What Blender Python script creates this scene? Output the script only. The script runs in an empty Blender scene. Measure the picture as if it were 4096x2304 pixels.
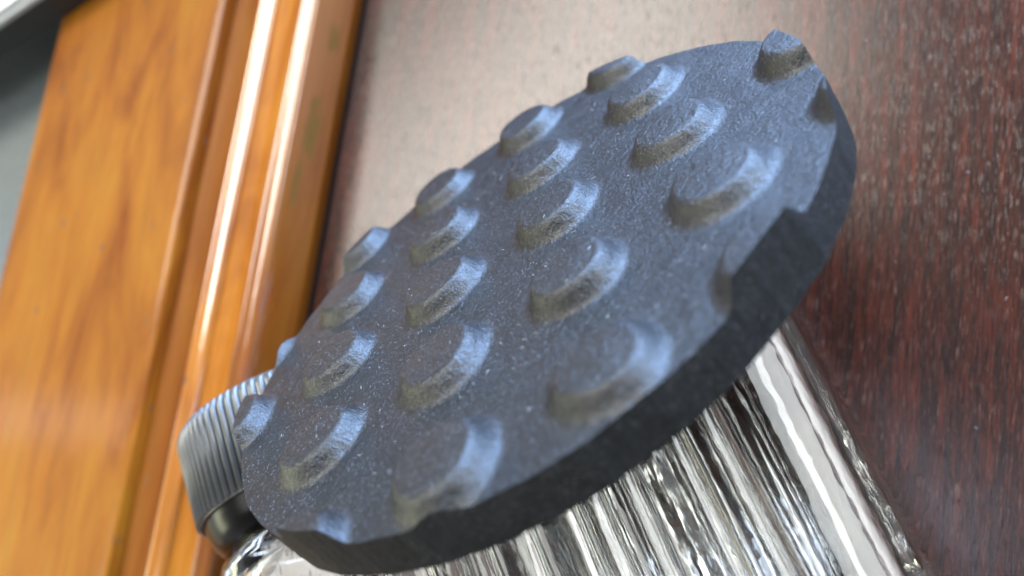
import bpy, bmesh, math, random
import numpy as np
from mathutils import Matrix, Vector, noise

random.seed(7)
K = 0.000765                      # metres per build unit (a build unit is a bit under a millimetre)
C = bpy.context.scene.collection
scn = bpy.context.scene

# ------------------------------------------------------------------ camera
cam_d = bpy.data.cameras.new('camera')
cam = bpy.data.objects.new('camera', cam_d); C.objects.link(cam)
CR = Vector((0.8918642, 0.1398253, -0.4301478))        # image right
CD = Vector((0.0587659, -0.9787773, -0.1963201))       # image down
CF = Vector((-0.4484694, 0.1498129, -0.8811534))       # forward
cam.matrix_world = Matrix(((CR.x, -CD.x, -CF.x, 0), (CR.y, -CD.y, -CF.y, 0),
                           (CR.z, -CD.z, -CF.z, 142.25*K), (0, 0, 0, 1)))
cam_d.sensor_width = 36; cam_d.lens = 29.25
cam_d.clip_start = 0.004; cam_d.clip_end = 50
cam_d.dof.use_dof = True
cam_d.dof.focus_distance = 99*K
cam_d.dof.aperture_fstop = 21.0
scn.camera = cam

# ------------------------------------------------------------------ world, lamps, exposure
w = bpy.data.worlds.new('World'); scn.world = w; w.use_nodes = True
wt = w.node_tree; bg = wt.nodes['Background']           # a plain room: pale daylit walls, a dimmer ceiling
wc = wt.nodes.new('ShaderNodeTexCoord'); ws = wt.nodes.new('ShaderNodeSeparateXYZ'); wr = wt.nodes.new('ShaderNodeValToRGB')
wt.links.new(wc.outputs['Generated'], ws.inputs[0]); wt.links.new(ws.outputs['Z'], wr.inputs['Fac'])
we = wr.color_ramp.elements
for k_, (p_, c_) in enumerate(((0.10, (0.85, 0.89, 0.90, 1)), (0.38, (0.46, 0.48, 0.50, 1)), (0.80, (0.13, 0.13, 0.14, 1)))):
    e_ = we[0] if k_ == 0 else (we.new(p_) if k_ == 1 else we[len(we)-1]); e_.position = p_; e_.color = c_
wt.links.new(wr.outputs['Color'], bg.inputs['Color']); bg.inputs['Strength'].default_value = 1.0

def area(name, az, el, dist, sx, sy, radiance, col, target=(-50, 20, 15)):
    """a lamp panel seen from the table at azimuth az and elevation el (degrees), sx wide and sy tall (metres)"""
    l = bpy.data.lights.new(name, 'AREA'); l.shape = 'RECTANGLE'; l.size = sx; l.size_y = sy
    l.energy = radiance*math.pi*sx*sy; l.color = col
    o = bpy.data.objects.new(name, l); C.objects.link(o)
    a, e = math.radians(az), math.radians(el)
    ez = Vector((math.cos(e)*math.cos(a), math.cos(e)*math.sin(a), math.sin(e)))
    ex = Vector((-math.sin(a), math.cos(a), 0)); ey = ez.cross(ex)
    p = Vector(target)*K+ez*dist
    o.matrix_world = Matrix(((ex.x, ey.x, ez.x, p.x), (ex.y, ey.y, ez.y, p.y), (ex.z, ey.z, ez.z, p.z), (0, 0, 0, 1)))
    return o
area('ceiling_light', 140, 57, 1.2, 0.78, 0.40, 18.0, (0.99, 0.96, 0.87))
area('window_light', 84, 17, 1.3, 1.65, 0.56, 34.0, (0.36, 0.58, 1.0))
area('side_window_light', 204, 9, 1.3, 0.90, 0.22, 8.5, (0.98, 1.0, 0.66))
area('right_glass_fill', 32, 36, 1.4, 0.66, 0.90, 10.5, (0.94, 0.98, 1.0))  # added fill without a known source, brightens the glass ribs
area('back_glass_fill', 216, 48, 1.4, 0.60, 0.40, 6.5, (1.0, 0.98, 0.92))  # second added fill, opposite the first, also only to lighten the glass
area('overhead_light', 276, 86, 1.2, 0.18, 0.11, 15.0, (0.72, 0.82, 1.0))
area('tube_light', 186, 38, 1.3, 0.06, 0.50, 4.5, (1.0, 0.84, 0.84))

scn.view_settings.view_transform = 'Standard'
scn.view_settings.look = 'None'
scn.view_settings.exposure = 0.0
scn.view_settings.gamma = 1.0
scn.view_settings.use_curve_mapping = False
scn.render.engine = 'CYCLES'
scn.cycles.use_denoising = True
scn.cycles.max_bounces = 16; scn.cycles.transmission_bounces = 14; scn.cycles.glossy_bounces = 8
scn.cycles.caustics_reflective = True; scn.cycles.caustics_refractive = True
scn.cycles.blur_glossy = 0.6
scn.cycles.sample_clamp_indirect = 12

# ------------------------------------------------------------------ helpers
def tag(o, label=None, cat=None, group=None, kind=None):
    if label: o['label'] = label
    if cat: o['category'] = cat
    if group: o['group'] = group
    if kind: o['kind'] = kind
    return o

def mesh_obj(name, verts, faces, m, parent=None, smooth=True):
    me = bpy.data.meshes.new(name)
    me.from_pydata([tuple(K*c for c in v) for v in verts], [], faces)
    me.update()
    if smooth: me.polygons.foreach_set('use_smooth', [True]*len(me.polygons))
    me.materials.append(m)
    o = bpy.data.objects.new(name, me); C.objects.link(o)
    if parent: o.parent = parent
    return o

def empty(name, mat):
    o = bpy.data.objects.new(name, None); C.objects.link(o); o.matrix_world = mat
    o.empty_display_size = 0.01
    return o

def frame(loc, ex, ey, ez):
    return Matrix(((ex[0], ey[0], ez[0], loc[0]*K), (ex[1], ey[1], ez[1], loc[1]*K),
                   (ex[2], ey[2], ez[2], loc[2]*K), (0, 0, 0, 1)))

class NT:
    """small node-tree writer; coordinates are in millimetres"""
    def __init__(s, name):
        s.m = bpy.data.materials.new(name); s.m.use_nodes = True
        s.t = s.m.node_tree; s.b = s.t.nodes['Principled BSDF']
        s.co = s.t.nodes.new('ShaderNodeTexCoord')
    def n(s, typ, **kw):
        x = s.t.nodes.new('ShaderNode'+typ)
        for k, v in kw.items(): setattr(x, k, v)
        return x
    def link(s, a, b): s.t.links.new(a, b)
    def mapping(s, scale=(1, 1, 1), rot=(0, 0, 0), loc=(0, 0, 0)):
        mp = s.n('Mapping'); mp.inputs['Scale'].default_value = [1000*c for c in scale]
        mp.inputs['Rotation'].default_value = rot; mp.inputs['Location'].default_value = loc
        s.link(s.co.outputs['Object'], mp.inputs['Vector']); return mp.outputs['Vector']
    def noise(s, vec, scale, detail=4, rough=0.6, dist=0.0):
        x = s.n('TexNoise'); x.inputs['Scale'].default_value = scale; x.inputs['Detail'].default_value = detail
        x.inputs['Roughness'].default_value = rough; x.inputs['Distortion'].default_value = dist
        s.link(vec, x.inputs['Vector']); return x.outputs['Fac']
    def ramp(s, fac, stops, interp='LINEAR'):
        r = s.n('ValToRGB'); r.color_ramp.interpolation = interp
        e = r.color_ramp.elements
        while len(e) < len(stops): e.new(0.5)
        for el, (p, c) in zip(e, stops):
            el.position = p; el.color = (c[0], c[1], c[2], 1) if hasattr(c, '__len__') else (c, c, c, 1)
        s.link(fac, r.inputs['Fac']); return r.outputs['Color']
    def mix(s, fac, a, b, mode='MIX'):
        x = s.n('Mix', data_type='RGBA', blend_type=mode)
        if hasattr(fac, 'node'): s.link(fac, x.inputs[0])
        else: x.inputs[0].default_value = fac
        for v, i in ((a, 6), (b, 7)):
            if hasattr(v, 'node'): s.link(v, x.inputs[i])
            else: x.inputs[i].default_value = (v[0], v[1], v[2], 1)
        return x.outputs[2]
    def math(s, op, a, b=None, clamp=False):
        x = s.n('Math', operation=op, use_clamp=clamp)
        for i, v in enumerate((a, b)):
            if v is None: continue
            if hasattr(v, 'node'): s.link(v, x.inputs[i])
            else: x.inputs[i].default_value = v
        return x.outputs[0]
    def bump(s, h, strength, dist_mm, prev=None):
        x = s.n('Bump'); x.inputs['Strength'].default_value = strength; x.inputs['Distance'].default_value = dist_mm*0.001
        s.link(h, x.inputs['Height'])
        if prev is not None: s.link(prev, x.inputs['Normal'])
        return x.outputs['Normal']
    def set(s, **kw):
        for k, v in kw.items():
            i = s.b.inputs[k.replace('_', ' ')]
            if hasattr(v, 'node'): s.link(v, i)
            elif hasattr(v, '__len__'): i.default_value = (v[0], v[1], v[2], 1)
            else: i.default_value = v
        return s.m

# ------------------------------------------------------------------ materials
def mat_table():
    t = NT('dark_mahogany')
    g1 = t.noise(t.mapping((1, 0.05, 1)), 0.8, 5, 0.65, 0.2)
    gf = t.noise(t.mapping((1, 0.035, 1)), 5.2, 3, 0.65)            # fine grain lines
    g2 = t.noise(t.mapping((1, 0.085, 1)), 5.2, 3, 0.6)              # pores
    col = t.ramp(g1, [(0.28, (0.014, 0.0060, 0.0034)), (0.44, (0.042, 0.0125, 0.0060)), (0.62, (0.115, 0.0200, 0.0078)), (0.8, (0.036, 0.0130, 0.0066))])
    col = t.mix(t.ramp(gf, [(0.40, 0.9), (0.58, 0.0)]), col, (0.010, 0.0045, 0.0030))
    blot = t.noise(t.mapping((1, 0.5, 1)), 0.06, 3, 0.6)
    col = t.mix(t.ramp(blot, [(0.35, 0.0), (0.65, 0.6)]), col, (0.022, 0.0085, 0.0055))
    fle = t.ramp(g2, [(0.59, 0.0), (0.67, 1.0)])
    brk = t.ramp(t.noise(t.mapping((1, 0.5, 1)), 0.35, 4, 0.7), [(0.42, 0.0), (0.62, 1.0)])
    fl = t.math('MULTIPLY', fle, brk)
    col = t.mix(t.math('MULTIPLY', fl, 0.42), col, (0.34, 0.19, 0.12))  # glinting of the pores, put into the colour as pale flecks
    pore = t.ramp(t.noise(t.mapping((1, 0.12, 1), loc=(7, 2, 0)), 3.6, 3, 0.65), [(0.60, 0.0), (0.67, 1.0)])
    col = t.mix(t.math('MULTIPLY', pore, 0.8), col, (0.005, 0.003, 0.0025))
    h = t.math('ADD', t.math('MULTIPLY', g2, 0.8), t.math('MULTIPLY', gf, 0.5))
    h = t.math('SUBTRACT', h, t.math('MULTIPLY', pore, 0.5))
    nm = t.bump(h, 0.40, 0.045)
    ro = t.ramp(g2, [(0.3, 0.20), (0.7, 0.31)])
    return t.set(Base_Color=col, Roughness=ro, Normal=nm, Specular_IOR_Level=0.55)

def mat_orange(name, dark=1.0, red=0.0, worn=False, coat=0.9, crough=0.11, cior=1.7):
    t = NT(name)
    v = t.mapping((1, 0.22, 1))
    g = t.noise(v, 0.11, 5, 0.62, 0.6)
    f = t.noise(t.mapping((1, 0.06, 1)), 1.1, 4, 0.6)
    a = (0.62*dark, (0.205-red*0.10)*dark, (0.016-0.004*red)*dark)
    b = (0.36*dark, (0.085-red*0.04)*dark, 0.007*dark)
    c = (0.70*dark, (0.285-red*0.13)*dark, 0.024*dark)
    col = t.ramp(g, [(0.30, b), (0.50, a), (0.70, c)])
    col = t.mix(t.ramp(f, [(0.4, 0.0), (0.75, 0.35)]), col, (0.22*dark, 0.07*dark, 0.012*dark))
    nick = t.ramp(t.noise(t.mapping((1, 0.45, 1), loc=(3, 9, 0)), 0.42, 2, 0.5), [(0.69, 0.0), (0.74, 1.0)])
    col = t.mix(t.math('MULTIPLY', nick, 0.75), col, (0.13, 0.07, 0.035))
    if worn:
        # rubbed-through lacquer along the edge
        sep = t.n('SeparateXYZ'); t.link(t.mapping(), sep.inputs[0])
        def blob(z0, y0, rz, ry):
            dx = t.math('DIVIDE', t.math('SUBTRACT', sep.outputs[2], z0), rz)
            dy = t.math('DIVIDE', t.math('SUBTRACT', sep.outputs[1], y0), ry)
            return t.math('ADD', t.math('MULTIPLY', dx, dx), t.math('MULTIPLY', dy, dy))
        d = t.math('MINIMUM', blob(6.2, 11.0, 2.0, 7.5), blob(5.2, 28.0, 1.7, 3.2))
        d = t.math('MINIMUM', d, blob(7.6, 1.5, 1.0, 4.5))
        d = t.math('ADD', d, t.math('MULTIPLY', t.math('SUBTRACT', t.noise(t.mapping((1, 0.4, 1)), 0.9, 4, 0.7), 0.5), 2.6))
        mk = t.ramp(d, [(0.35, 1.0), (0.85, 0.0)])
        col = t.mix(t.math('MULTIPLY', mk, 0.92), col, (0.150, 0.080, 0.022))
    nm = t.bump(t.noise(t.mapping((1, 0.3, 1)), 0.5, 4, 0.6), 0.25, 0.25)
    cn = t.bump(t.noise(t.mapping((1, 0.5, 1)), 0.6, 4, 0.65), 0.35, 0.10)
    if worn: coat = t.math('MULTIPLY', t.math('SUBTRACT', 1.0, mk), coat)
    return t.set(Base_Color=col, Roughness=0.45, Normal=nm, Specular_IOR_Level=0.12, Coat_Weight=coat, Coat_Normal=cn, Coat_Roughness=crough, Coat_IOR=cior)

def rubber(name, base, speck, rough, streak=False, spec=0.8, bmp=0.6):
    t = NT(name)
    v = t.mapping()
    fine = t.noise(v, 3.4, 3, 0.7)
    mid = t.noise(v, 0.5, 4, 0.6)
    col = t.ramp(mid, [(0.3, tuple(0.7*c for c in base)), (0.7, tuple(1.35*c for c in base))])
    # short pale fibres and dust, lying in two directions
    f1 = t.ramp(t.noise(t.mapping((1, 0.40, 1), rot=(0, 0, 0.9)), 5.6, 2, 0.6), [(0.64, 0.0), (0.72, 1.0)])
    f2 = t.ramp(t.noise(t.mapping((0.40, 1, 1), rot=(0, 0, 0.35)), 5.8, 2, 0.6), [(0.65, 0.0), (0.73, 1.0)])
    sp = t.ramp(t.noise(v, 5.0, 2, 0.6), [(0.64, 0.0), (0.71, 1.0)])
    brk = t.ramp(t.noise(v, 0.35, 4, 0.75), [(0.36, 0.25), (0.62, 1.0)])
    fb = t.math('MULTIPLY', t.math('MAXIMUM', t.math('MAXIMUM', f1, f2), sp), brk)
    col = t.mix(t.math('MULTIPLY', fb, speck), col, (0.38, 0.40, 0.44))
    grit = t.ramp(t.noise(t.mapping((1, 1, 1), loc=(5, 3, 1)), 1.5, 3, 0.7), [(0.735, 0.0), (0.78, 1.0)])
    col = t.mix(t.math('MULTIPLY', grit, speck), col, (0.42, 0.43, 0.44))
    wide = t.noise(v, 1.1, 4, 0.65, 0.8)
    if streak:
        st = t.noise(t.mapping((1, 1, 0.1)), 1.6, 4, 0.6)
        h = t.math('ADD', st, t.math('MULTIPLY', fine, 0.6))
        nm = t.bump(h, 0.7, 0.22)
    else:
        h = t.math('ADD', t.math('MULTIPLY', fine, 0.55), t.math('MULTIPLY', wide, 0.7))
        h = t.math('ADD', h, t.math('MULTIPLY', fb, 0.35))
        nm = t.bump(h, bmp, 0.20)
    ro = t.math('SUBTRACT', t.ramp(wide, [(0.3, rough+0.08), (0.7, rough-0.08)]), t.math('MULTIPLY', fb, 0.10))
    return t.set(Base_Color=col, Roughness=ro, Normal=nm, Specular_IOR_Level=spec)

def plain(name, col, rough, bump=0.0, **kw):
    t = NT(name)
    n1 = t.noise(t.mapping(), 0.5, 4, 0.6)
    c = t.ramp(n1, [(0.3, tuple(0.85*x for x in col)), (0.7, tuple(1.12*x for x in col))])
    d = dict(Base_Color=c, Roughness=rough)
    if bump: d['Normal'] = t.bump(t.noise(t.mapping(), 2.5, 3, 0.6), bump, 0.1)
    d.update(kw)
    return t.set(**d)

def mat_glass():
    t = NT('clear_glass')
    nm = t.bump(t.noise(t.mapping((1, 0.40, 1)), 0.33, 3, 0.55), 0.32, 0.30)
    return t.set(Base_Color=(0.965, 0.985, 0.98), Roughness=0.015, IOR=1.5, Transmission_Weight=1.0, Normal=nm)

DK = 0.44
DUSTC = plain('pale_dust', (0.45, 0.45, 0.44), 0.9)
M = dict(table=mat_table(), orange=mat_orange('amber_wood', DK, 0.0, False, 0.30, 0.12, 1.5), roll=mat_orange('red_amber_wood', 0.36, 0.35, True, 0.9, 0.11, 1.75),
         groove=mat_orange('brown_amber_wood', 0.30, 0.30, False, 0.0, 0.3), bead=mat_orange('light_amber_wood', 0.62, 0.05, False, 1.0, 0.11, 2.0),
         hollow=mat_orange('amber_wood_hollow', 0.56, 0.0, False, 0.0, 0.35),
         rubber=rubber('black_rubber', (0.0075, 0.0080, 0.0088), 0.42, 0.365, spec=0.50, bmp=0.8),
         stud=rubber('black_rubber_stud', (0.0072, 0.0078, 0.0085), 0.34, 0.355, spec=0.60, bmp=0.75),
         cut=rubber('cut_rubber', (0.0085, 0.0100, 0.0112), 0.30, 0.60, True, 0.25),
         glass=mat_glass(), cap=plain('black_plastic', (0.058, 0.062, 0.065), 0.31, 0.15, Specular_IOR_Level=1.0),
         skirt=plain('glossy_black_plastic', (0.004, 0.004, 0.0045), 0.22, 0.0, Specular_IOR_Level=0.12),
         grey=plain('grey_laminate', (0.125, 0.145, 0.145), 0.5, 0.3),
         white=plain('white_plastic', (0.80, 0.82, 0.82), 0.35), bevel=plain('grey_plastic', (0.40, 0.43, 0.44), 0.4),
         black=plain('black_plastic_base', (0.012, 0.014, 0.015), 0.5), gap=plain('painted_gap_shade', (0.006, 0.004, 0.003), 0.8))

# ------------------------------------------------------------------ setting: table top, grey surface
def slab(name, x0, x1, y0, y1, z0, z1, m, parent=None):
    v = [(x, y, z) for z in (z0, z1) for y in (y0, y1) for x in (x0, x1)]
    f = [(0, 2, 3, 1), (4, 5, 7, 6), (0, 1, 5, 4), (1, 3, 7, 5), (3, 2, 6, 7), (2, 0, 4, 6)]
    return mesh_obj(name, v, f, m, parent, False)

tag(slab('table_top', -119.9, 260, -300, 420, -22, 0, M['table']), 'dark red brown wooden table top with fine vertical grain', kind='structure')
tag(slab('grey_surface', -700, -208.2, -500, 600, -16, 2.5, M['grey']), 'grey surface beyond the wooden moulding', kind='structure')

# moulding: profile strips swept along y
mould = empty('wooden_moulding', frame((-165, 40, 0), (1, 0, 0), (0, 1, 0), (0, 0, 1)))
tag(mould, 'glossy amber wooden edge moulding with beads beside the dark table top', 'moulding')
def strip(name, prof, m, y0=-300, y1=420, base=-22):
    prof = [(p[0]+165, p[1]) for p in prof]
    # refine with Catmull-Rom
    P = [prof[0]]+prof+[prof[-1]]; out = []
    for i in range(1, len(P)-2):
        for s in range(6):
            u = s/6
            q = [0.5*((2*P[i][k])+(-P[i-1][k]+P[i+1][k])*u+(2*P[i-1][k]-5*P[i][k]+4*P[i+1][k]-P[i+2][k])*u*u
                      + (-P[i-1][k]+3*P[i][k]-3*P[i+1][k]+P[i+2][k])*u**3) for k in (0, 1)]
            out.append(q)
    out.append(list(prof[-1]))
    ys = [y0+(y1-y0)*k/24 for k in range(25)]
    V = []; F = []; n = len(out)
    for y in ys:
        for (x, z) in out:
            wob = 0.12*noise.noise(Vector((x*0.15, y*0.03, 3.1)))
            V.append((x, y-40, z+wob))
    for j in range(len(ys)-1):
        for i in range(n-1):
            F.append((j*n+i, j*n+i+1, (j+1)*n+i+1, (j+1)*n+i))
    # close: sides, bottom and ends
    b0 = len(V)
    for j in (0, len(ys)-1):
        V.append((out[0][0], ys[j]-40, base)); V.append((out[-1][0], ys[j]-40, base))
    L = (len(ys)-1)*n
    F.append([b0]+[i for i in range(n)]+[b0+1]); F.append([b0+3]+[L+i for i in range(n-1, -1, -1)]+[b0+2])
    F.append([b0+2]+[j*n for j in range(len(ys)-1, -1, -1)]+[b0]); F.append([b0+1]+[j*n+n-1 for j in range(len(ys))]+[b0+3])
    F.append((b0, b0+1, b0+3, b0+2))
    o = mesh_obj(name, V, F, m, mould)
    bm = bmesh.new(); bm.from_mesh(o.data); bmesh.ops.recalc_face_normals(bm, faces=bm.faces)
    for e in bm.edges:
        if len(e.link_faces) == 2 and e.calc_face_angle(0) > 0.7: e.smooth = False
    bm.to_mesh(o.data); bm.free()
    return o
strip('gap_shade_strip', [(-119.7, -5.5), (-122, -5.6), (-126, -5.5)], M['gap'])  # added near-black strip: its colour stands for the shade in the joint
strip('rounded_edge', [(-126.0, -5), (-125.6, 0.2), (-122.3, 1.6), (-121.9, 3.5), (-121.9, 7), (-122.2, 10.5), (-122.6, 12.4), (-123.2, 13.3), (-124.8, 13.68), (-126.4, 14.03), (-127.4, 13.2)], M['roll'])
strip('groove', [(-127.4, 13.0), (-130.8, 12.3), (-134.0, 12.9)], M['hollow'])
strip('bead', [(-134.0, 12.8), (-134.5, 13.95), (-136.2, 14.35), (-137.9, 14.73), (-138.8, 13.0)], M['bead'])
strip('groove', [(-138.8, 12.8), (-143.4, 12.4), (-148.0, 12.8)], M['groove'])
strip('flat_board', [(-148.0, 13.0), (-148.15, 14.9), (-148.6, 15.3), (-149.8, 15.55), (-151.5, 15.65), (-165, 15.7), (-185, 15.7), (-203, 15.6), (-206.0, 15.0), (-207.4, 12.8), (-207.6, 6)], M['orange'])

# ------------------------------------------------------------------ white slab in the far corner
dx = Vector((34, 15, 0)).normalized(); dy = Vector((-dx.y, dx.x, 0))
P0 = Vector((-195, 89, 16.2))
sl = empty('white_device', frame(P0, dx, dy, (0, 0, 1)))
tag(sl, 'blurred flat white device with black base lying across the moulding corner', 'device')
def plate(name, x0, x1, y0, y1, z0, z1, ins, m):
    V = []; F = []
    def ring(x0, x1, y0, y1, z, r=6):
        out = []
        for cx, cy, a0 in ((x1-r, y1-r, 0), (x0+r, y1-r, 90), (x0+r, y0+r, 180), (x1-r, y0+r, 270)):
            for k in range(7):
                a = math.radians(a0+15*k); out.append((cx+r*math.cos(a), cy+r*math.sin(a), z))
        return out
    rs = [ring(x0, x1, y0, y1, z0), ring(x0, x1, y0, y1, z1-ins*0.3), ring(x0+ins, x1-ins, y0+ins, y1-ins, z1)]
    for r in rs: V += r
    n = len(rs[0])
    for j in range(2):
        for i in range(n): F.append((j*n+i, j*n+(i+1) % n, (j+1)*n+(i+1) % n, (j+1)*n+i))
    F.append(list(range(n-1, -1, -1))); F.append(list(range(2*n, 3*n)))
    return mesh_obj(name, V, F, m, sl, False)
plate('base', -95, 85, 0, 120, 0, 7.0, 0.3, M['black'])
plate('bezel', -95, 85, 0.3, 120, 7.05, 8.6, 1.0, M['bevel'])
plate('lid', -93.5, 83.5, 1.7, 118, 8.7, 10.2, 0.6, M['white'])

# ------------------------------------------------------------------ glass ink bottle lying on its side
A = Vector((-0.546887, 0.837206, 0)); B = Vector((0.837206, 0.546887, 0))
bot = empty('ink_bottle', frame((0, 0, 0), B, A, (0, 0, 1)))
tag(bot, 'clear ribbed glass ink bottle with black ridged cap lying under the rubber disc', 'bottle')
HB = 46.0
def section(b0, b1, z0, z1, rl, rr, nflat, ribs, amp, per=5.4):
    """closed ring of points (b, z) counter-clockwise; ribs on top and bottom flats"""
    pts = []
    rl = min(rl, (z1-z0)/2-0.2); rr = min(rr, (z1-z0)/2-0.2)
    def flank(bs, z, sgn):
        for b in bs:
            dz = 0.0
            if amp and -72 < b < -5:
                s = (b+5.0)/per+0.16*math.sin(b*0.37)+0.08*math.sin(b*0.91+1)
                u_ = 2*(s-math.floor(s))-1; dz = amp*(1+0.22*math.sin(3.7*math.floor(s)))*(math.sqrt(1-(0.97*u_)**2)-0.75)*min(1, (b+72)/6)*min(1, (-5-b)/1.5+0.2)
            pts.append((b, z+sgn*dz))
    nc = 10
    for k in range(nc+1):      # bottom right corner
        a = -math.pi/2+math.pi/2*k/nc; pts.append((b1-rr+rr*math.cos(a), z0+rr+rr*math.sin(a)))
    for k in range(nc+1):
        a = math.pi/2*k/nc; pts.append((b1-rr+rr*math.cos(a), z1-rr+rr*math.sin(a)))
    bs = [b1-rr+(b0+rl-(b1-rr))*k/nflat for k in range(1, nflat)]
    flank(bs, z1, 1)
    for k in range(nc+1):
        a = math.pi/2+math.pi/2*k/nc; pts.append((b0+rl+rl*math.cos(a), z1-rl+rl*math.sin(a)))
    for k in range(nc+1):
        a = math.pi+math.pi/2*k/nc; pts.append((b0+rl+rl*math.cos(a), z0+rl+rl*math.sin(a)))
    flank(bs[::-1], z0, -1.0)
    return pts
def loft(name, rows, m, parent, flip=False):
    V = []; F = []; n = len(rows[0][1])
    for a, pts in rows:
        V += [(b, a, z) for b, z in pts]
    for j in range(len(rows)-1):
        for i in range(n):
            q = (j*n+i, (j+1)*n+i, (j+1)*n+(i+1) % n, j*n+(i+1) % n)
            F.append(q)
    F.append(list(range(n))); F.append(list(range((len(rows)-1)*n+n-1, (len(rows)-1)*n-1, -1)))
    if flip: F = [tuple(reversed(f)) for f in F]
    return V, F
def body_rows(inner):
    rows = []
    if not inner:
        a0, a1, w_ = -17.5, 44.0, 0.0
    else:
        a0, a1, w_ = -13.0, 40.0, 3.6
    R_ = 2.6 if not inner else 3.0
    ss = []
    for k in range(9): ss.append(a0+R_*(1-math.cos(math.pi/2*k/8)))
    k = 1
    while ss[-1] < a1-R_-1.6: ss.append(ss[-1]+1.5)
    for k in range(9): ss.append(a1-R_+R_*math.sin(math.pi/2*k/8))
    for a in ss:
        ins = 0.0
        if a < a0+R_: ins = R_-math.sqrt(max(0, R_*R_-(a0+R_-a)**2))
        if a > a1-R_: ins = max(ins, R_-math.sqrt(max(0, R_*R_-(a-a1+R_)**2)))
        ins = min(ins, R_*0.97)
        # the heel shoulder drops away below the cap
        sh = 28.4-w_*0.8
        bl = -102.6+w_
        if a > sh-4:
            u = (a-(sh-4))/4
            if u <= 1: bl += 5*(1-math.sqrt(max(0, 1-u*u)))
            else: bl += 5+min(1, (u-1)/0.5)*36+ (u-1)*0.8
        br = -3.2+0.045*(a-20)-w_
        amp = 0.0 if inner else 1.8*max(0, min(1, (a+16)/2))*max(0, min(1, (42-a)/4))
        rows.append((a, section(bl+ins, br-ins, 0.4+w_+ins, HB-w_-ins, 20-w_, 9-w_*0.8, 260 if not inner else 60, True, amp)))
    return rows
Vo, Fo = loft('o', body_rows(False), None, None)
Vi, Fi = loft('i', body_rows(True), None, None, True)
Fi = [tuple(i+len(Vo) for i in f) for f in Fi]
body = mesh_obj('glass_body', Vo+Vi, Fo+Fi, M['glass'], bot)

# cap: lathe about the bottle axis direction
CB, CZc, RC = -82.8, 23.7, 22.0
def lathe(name, prof, m, parent, n=96, about=(CB, CZc)):
    V = []; F = []
    for a, r in prof:
        for k in range(n):
            t = 2*math.pi*k/n; V.append((about[0]+r*math.cos(t), a, about[1]+r*math.sin(t)))
    for j in range(len(prof)-1):
        for k in range(n): F.append((j*n+k, (j+1)*n+k, (j+1)*n+(k+1) % n, j*n+(k+1) % n))
    F.append(list(range(n))); F.append(list(range(len(prof)*n-1, (len(prof)-1)*n-1, -1)))
    o = mesh_obj(name, V, F, m, parent)
    bm = bmesh.new(); bm.from_mesh(o.data)
    for e in bm.edges:
        if len(e.link_faces) == 2 and e.calc_face_angle(0) > 0.6: e.smooth = False
    bm.to_mesh(o.data); bm.free()
    return o
cap = lathe('cap', [(34.6, RC-0.6), (34.7, RC), (49.0, RC), (50.0, RC-0.4), (50.6, RC-1.3), (50.8, RC-2.6), (50.7, 10)], M['cap'], bot)
lathe('cap_skirt', [(28.7, RC-3.6), (29.2, RC-2.6), (31.0, RC-1.3), (32.9, RC-0.7), (34.55, RC-0.55)], M['skirt'], bot)
# ridges: one half-round bar, shared by all
NR = 92
V = []; F = []; prof = [(35.0, 1.0), (48.0, 1.0), (49.1, 0.85), (49.8, 0.45), (50.1, 0.05)]
ns = 8
for a, s in prof:
    for k in range(ns+1):
        t = math.pi*k/ns; V.append((RC-0.12+0.85*s*math.sin(t), a, -0.58*math.cos(t)))
for j in range(len(prof)-1):
    for k in range(ns): F.append((j*(ns+1)+k, (j+1)*(ns+1)+k, (j+1)*(ns+1)+k+1, j*(ns+1)+k+1))
F.append(list(range(ns+1)))
r0 = mesh_obj('ridge', V, F, M['cap'], cap)
for k in range(NR):
    o = r0 if k == 0 else r0.copy()
    if k: C.objects.link(o); o.parent = cap
    o.location = (CB*K, 0, CZc*K); o.rotation_euler = (0, 2*math.pi*k/NR, 0)

# ------------------------------------------------------------------ studded rubber disc leaning on the bottle
E1 = (-0.7838706, -0.6170647, 0.0691240); E2 = (0.5008732, -0.5625898, 0.6577376); EN = (-0.3669782, 0.5502035, 0.7500687)
PT = 17.0; T = 4.95; HS = 2.25; RD = 2.432*PT
ctr = Vector((-47.238, 19.416, 53.284))-Vector(EN)*T
disc = empty('rubber_disc', frame(ctr, E1, E2, EN))
tag(disc, 'black rubber disc with raised round studs leaning on the glass bottle', 'rubber disc')
studs = []
for j in range(-4, 5):
    for i in range(-4, 6):
        x = (i+0.012*j-0.4708)*PT; y = (1.0175*j-0.0116)*PT
        if math.hypot(x, y) < RD+0.30*PT and (i, j) != (-2, -1): studs.append((x, y))
RT, RB = 0.205*PT, 0.440*PT
N = 430
lin = np.linspace(-1, 1, N+1)
gx, gy = np.meshgrid(lin, lin, indexing='ij')
rr = np.where(np.abs(gx) > np.abs(gy), gx, gy)
with np.errstate(divide='ignore', invalid='ignore'):
    ph = np.where(np.abs(gx) > np.abs(gy), (np.pi/4)*(gy/np.where(gx == 0, 1, gx)), np.pi/2-(np.pi/4)*(gx/np.where(gy == 0, 1, gy)))
ux = rr*np.cos(ph); uy = rr*np.sin(ph)
ang = np.arctan2(uy, ux); rad = np.hypot(ux, uy)
def edge_r(t):
    return RD*(1+0.0022*np.sin(3*t+1)+0.0018*np.sin(7*t+2.2)+0.0012*np.sin(17*t)+0.0008*np.sin(41*t+1.3))
X = ux*edge_r(ang); Y = uy*edge_r(ang)
H = np.zeros_like(X); near = np.full(X.shape, -1); best = np.full(X.shape, 1e9)
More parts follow.
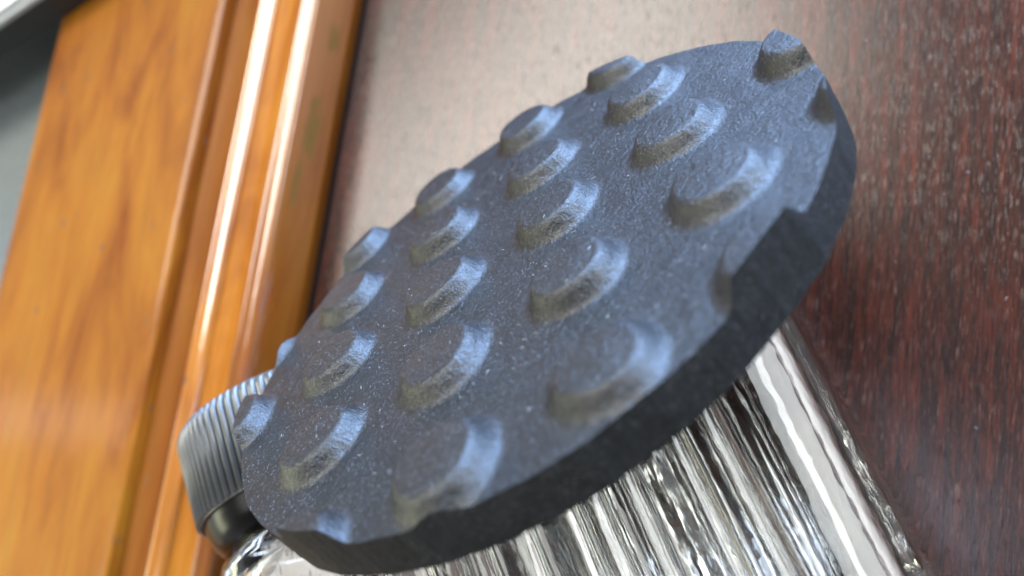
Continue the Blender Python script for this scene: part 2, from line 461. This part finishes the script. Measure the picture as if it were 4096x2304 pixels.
for k, (sx, sy) in enumerate(studs):
    d_ = np.hypot(X-sx, Y-sy)*(1+0.025*np.sin(3*np.arctan2(Y-sy, X-sx)+k*1.7)+0.02*np.sin(2*np.arctan2(Y-sy, X-sx)+k*0.9)+0.02*math.sin(k*3.1))
    s = np.clip((d_-RT)/(RB-RT), 0, 1)
    s = s**0.78; s = s*s*(3-2*s); h = 1-s*s*s*(s*(6*s-15)+10)                       # rounded shoulder, steep flank, fillet at the foot
    h = h*0.96+0.04*(1-np.clip(d_/RT, 0, 1)**2)
    h = np.where(d_ < RB, h, 0)
    H = np.maximum(H, np.clip(h, 0, 1)*HS*(1+0.10*math.sin(k*2.3)))
    mk = (d_ < RB)
    near[mk] = k
Zt = T+H
Vz = np.empty(X.shape)
for i in range(N+1):
    for j in range(N+1):
        x, y = X[i, j], Y[i, j]; h = H[i, j]
        z = 0.10*noise.noise(Vector((x*0.25, y*0.25, 1.0)))
        sl_ = 4*(h/HS)*(1-h/HS)                                   # rougher on the flanks
        z += (0.03+0.05*max(0, sl_))*noise.noise(Vector((x*1.3, y*1.3, 7.0)))+0.06*max(0, sl_)*noise.noise(Vector((x*3.2, y*3.2, 2.0)))
        Vz[i, j] = Zt[i, j]+z
def idx(i, j): return i*(N+1)+j
cx = 0.25*(X[:-1, :-1]+X[1:, :-1]+X[1:, 1:]+X[:-1, 1:]); cy = 0.25*(Y[:-1, :-1]+Y[1:, :-1]+Y[1:, 1:]+Y[:-1, 1:])
fid = np.full(cx.shape, -1)
for k, (sx, sy) in enumerate(studs): fid[np.hypot(cx-sx, cy-sy) < RB*0.99] = k
allv = np.stack([X.ravel(), Y.ravel(), Vz.ravel()], 1)
# vertex normals of the whole sheet, so that the pieces shade without seams
def grid_part(name, sel, m, parent):
    ii, jj = np.nonzero(sel)
    q = np.stack([ii*(N+1)+jj, (ii+1)*(N+1)+jj, (ii+1)*(N+1)+jj+1, ii*(N+1)+jj+1], 1)
    used, inv = np.unique(q.ravel(), return_inverse=True)
    f = inv.reshape(-1, 4)
    v = allv[used]*K
    me = bpy.data.meshes.new(name)
    me.from_pydata(v.tolist(), [], f.tolist()); me.update()
    me.polygons.foreach_set('use_smooth', [True]*len(me.polygons))
    me.materials.append(m)
    o = bpy.data.objects.new(name, me); C.objects.link(o); o.parent = parent
    me.normals_split_custom_set_from_vertices(VN[used].tolist())
    return o
gz = Vz
P3 = np.stack([X, Y, Vz], -1)
du = np.gradient(P3, axis=0); dv = np.gradient(P3, axis=1)
VN = np.cross(du, dv); VN /= np.linalg.norm(VN, axis=-1, keepdims=True)+1e-12
VN[VN[..., 2] < 0] *= -1
VN = VN.reshape(-1, 3)
a_, b_, c_ = P3[0, 0], P3[1, 0], P3[0, 1]
grid_part('sheet', fid < 0, M['rubber'], disc)
for k in range(len(studs)):
    if (fid == k).sum() > 12: grid_part('stud', fid == k, M['stud'], disc)
# cut edge and underside
bi = [(i, 0) for i in range(N)]+[(N, j) for j in range(N)]+[(i, N) for i in range(N, 0, -1)]+[(0, j) for j in range(N, 0, -1)]
V = []; F = []; nb = len(bi); LV = 7
for l in range(LV):
    for (i, j) in bi:
        x, y, z = X[i, j], Y[i, j], Vz[i, j]
        t = l/(LV-1); zz = z*(1-t)
        jit = 0 if l == 0 else 0.10*noise.noise(Vector((x*0.9, y*0.9, zz*0.12)))+0.12*noise.noise(Vector((x*0.2, y*0.2, zz*0.2)))+0.25*t*(1-t)
        s = 1+jit/RD
        V.append((x*s, y*s, zz))
for l in range(LV-1):
    for k in range(nb): F.append((l*nb+k, (l+1)*nb+k, (l+1)*nb+(k+1) % nb, l*nb+(k+1) % nb))
ce = mesh_obj('cut_edge', V, F, M['cut'], disc)
und = mesh_obj('underside', [(p[0], p[1], 0.0) for p in V[-nb:]]+[(0, 0, 0)], [((k+1) % nb, k, nb) for k in range(nb)], M['cut'], disc, False)
for o in (ce,):
    bm = bmesh.new(); bm.from_mesh(o.data); bmesh.ops.recalc_face_normals(bm, faces=bm.faces); bm.to_mesh(o.data); bm.free()

# ------------------------------------------------------------------ lint and dust
def fibres(name, pts, mat4, label, seed, rlo, rhi, llo, lhi):
    rnd = random.Random(seed); V = []; F = []
    for (x, y, z) in pts:
        a = rnd.uniform(0, 2*math.pi); L = rnd.uniform(llo, lhi); r = rnd.uniform(rlo, rhi); bend = rnd.uniform(-0.9, 0.9)
        px, py = x, y; base = len(V); n = 4
        for k in range(n):
            dx_, dy_ = math.cos(a+bend*k/n), math.sin(a+bend*k/n)
            lift = r*1.1+0.10*math.sin(math.pi*k/(n-1))*rnd.random()
            for (u, q) in ((-1, 0), (0, 1), (1, 0), (0, -1)):
                V.append((px-dy_*u*r, py+dx_*u*r, z+lift+q*r))
            px += dx_*L/n; py += dy_*L/n
        for k in range(n-1):
            for q in range(4): F.append((base+4*k+q, base+4*k+(q+1) % 4, base+4*k+4+(q+1) % 4, base+4*k+4+q))
        F.append((base+3, base+2, base+1, base)); F.append((base+4*n-4, base+4*n-3, base+4*n-2, base+4*n-1))
    o = mesh_obj(name, V, F, DUSTC)
    o.matrix_world = mat4
    return tag(o, label, 'lint', kind='stuff')
rnd = random.Random(3)
pp = []
while len(pp) < 75:
    i = rnd.randrange(20, N-20); j = rnd.randrange(20, N-20)
    if 0.05 < H[i, j] < HS*0.93: continue
    pp.append((X[i, j], Y[i, j], Vz[i, j]))
fibres('lint', pp, disc.matrix_world.copy(), 'tiny pale lint fibres scattered over the rubber disc', 5, 0.014, 0.032, 0.25, 1.1)
tp = [(rnd.uniform(-112, 12), rnd.uniform(-20, 90), 0.0) for k in range(90)]
fibres('lint', tp, Matrix.Identity(4), 'tiny pale dust specks scattered over the dark table', 6, 0.03, 0.07, 0.15, 0.8)
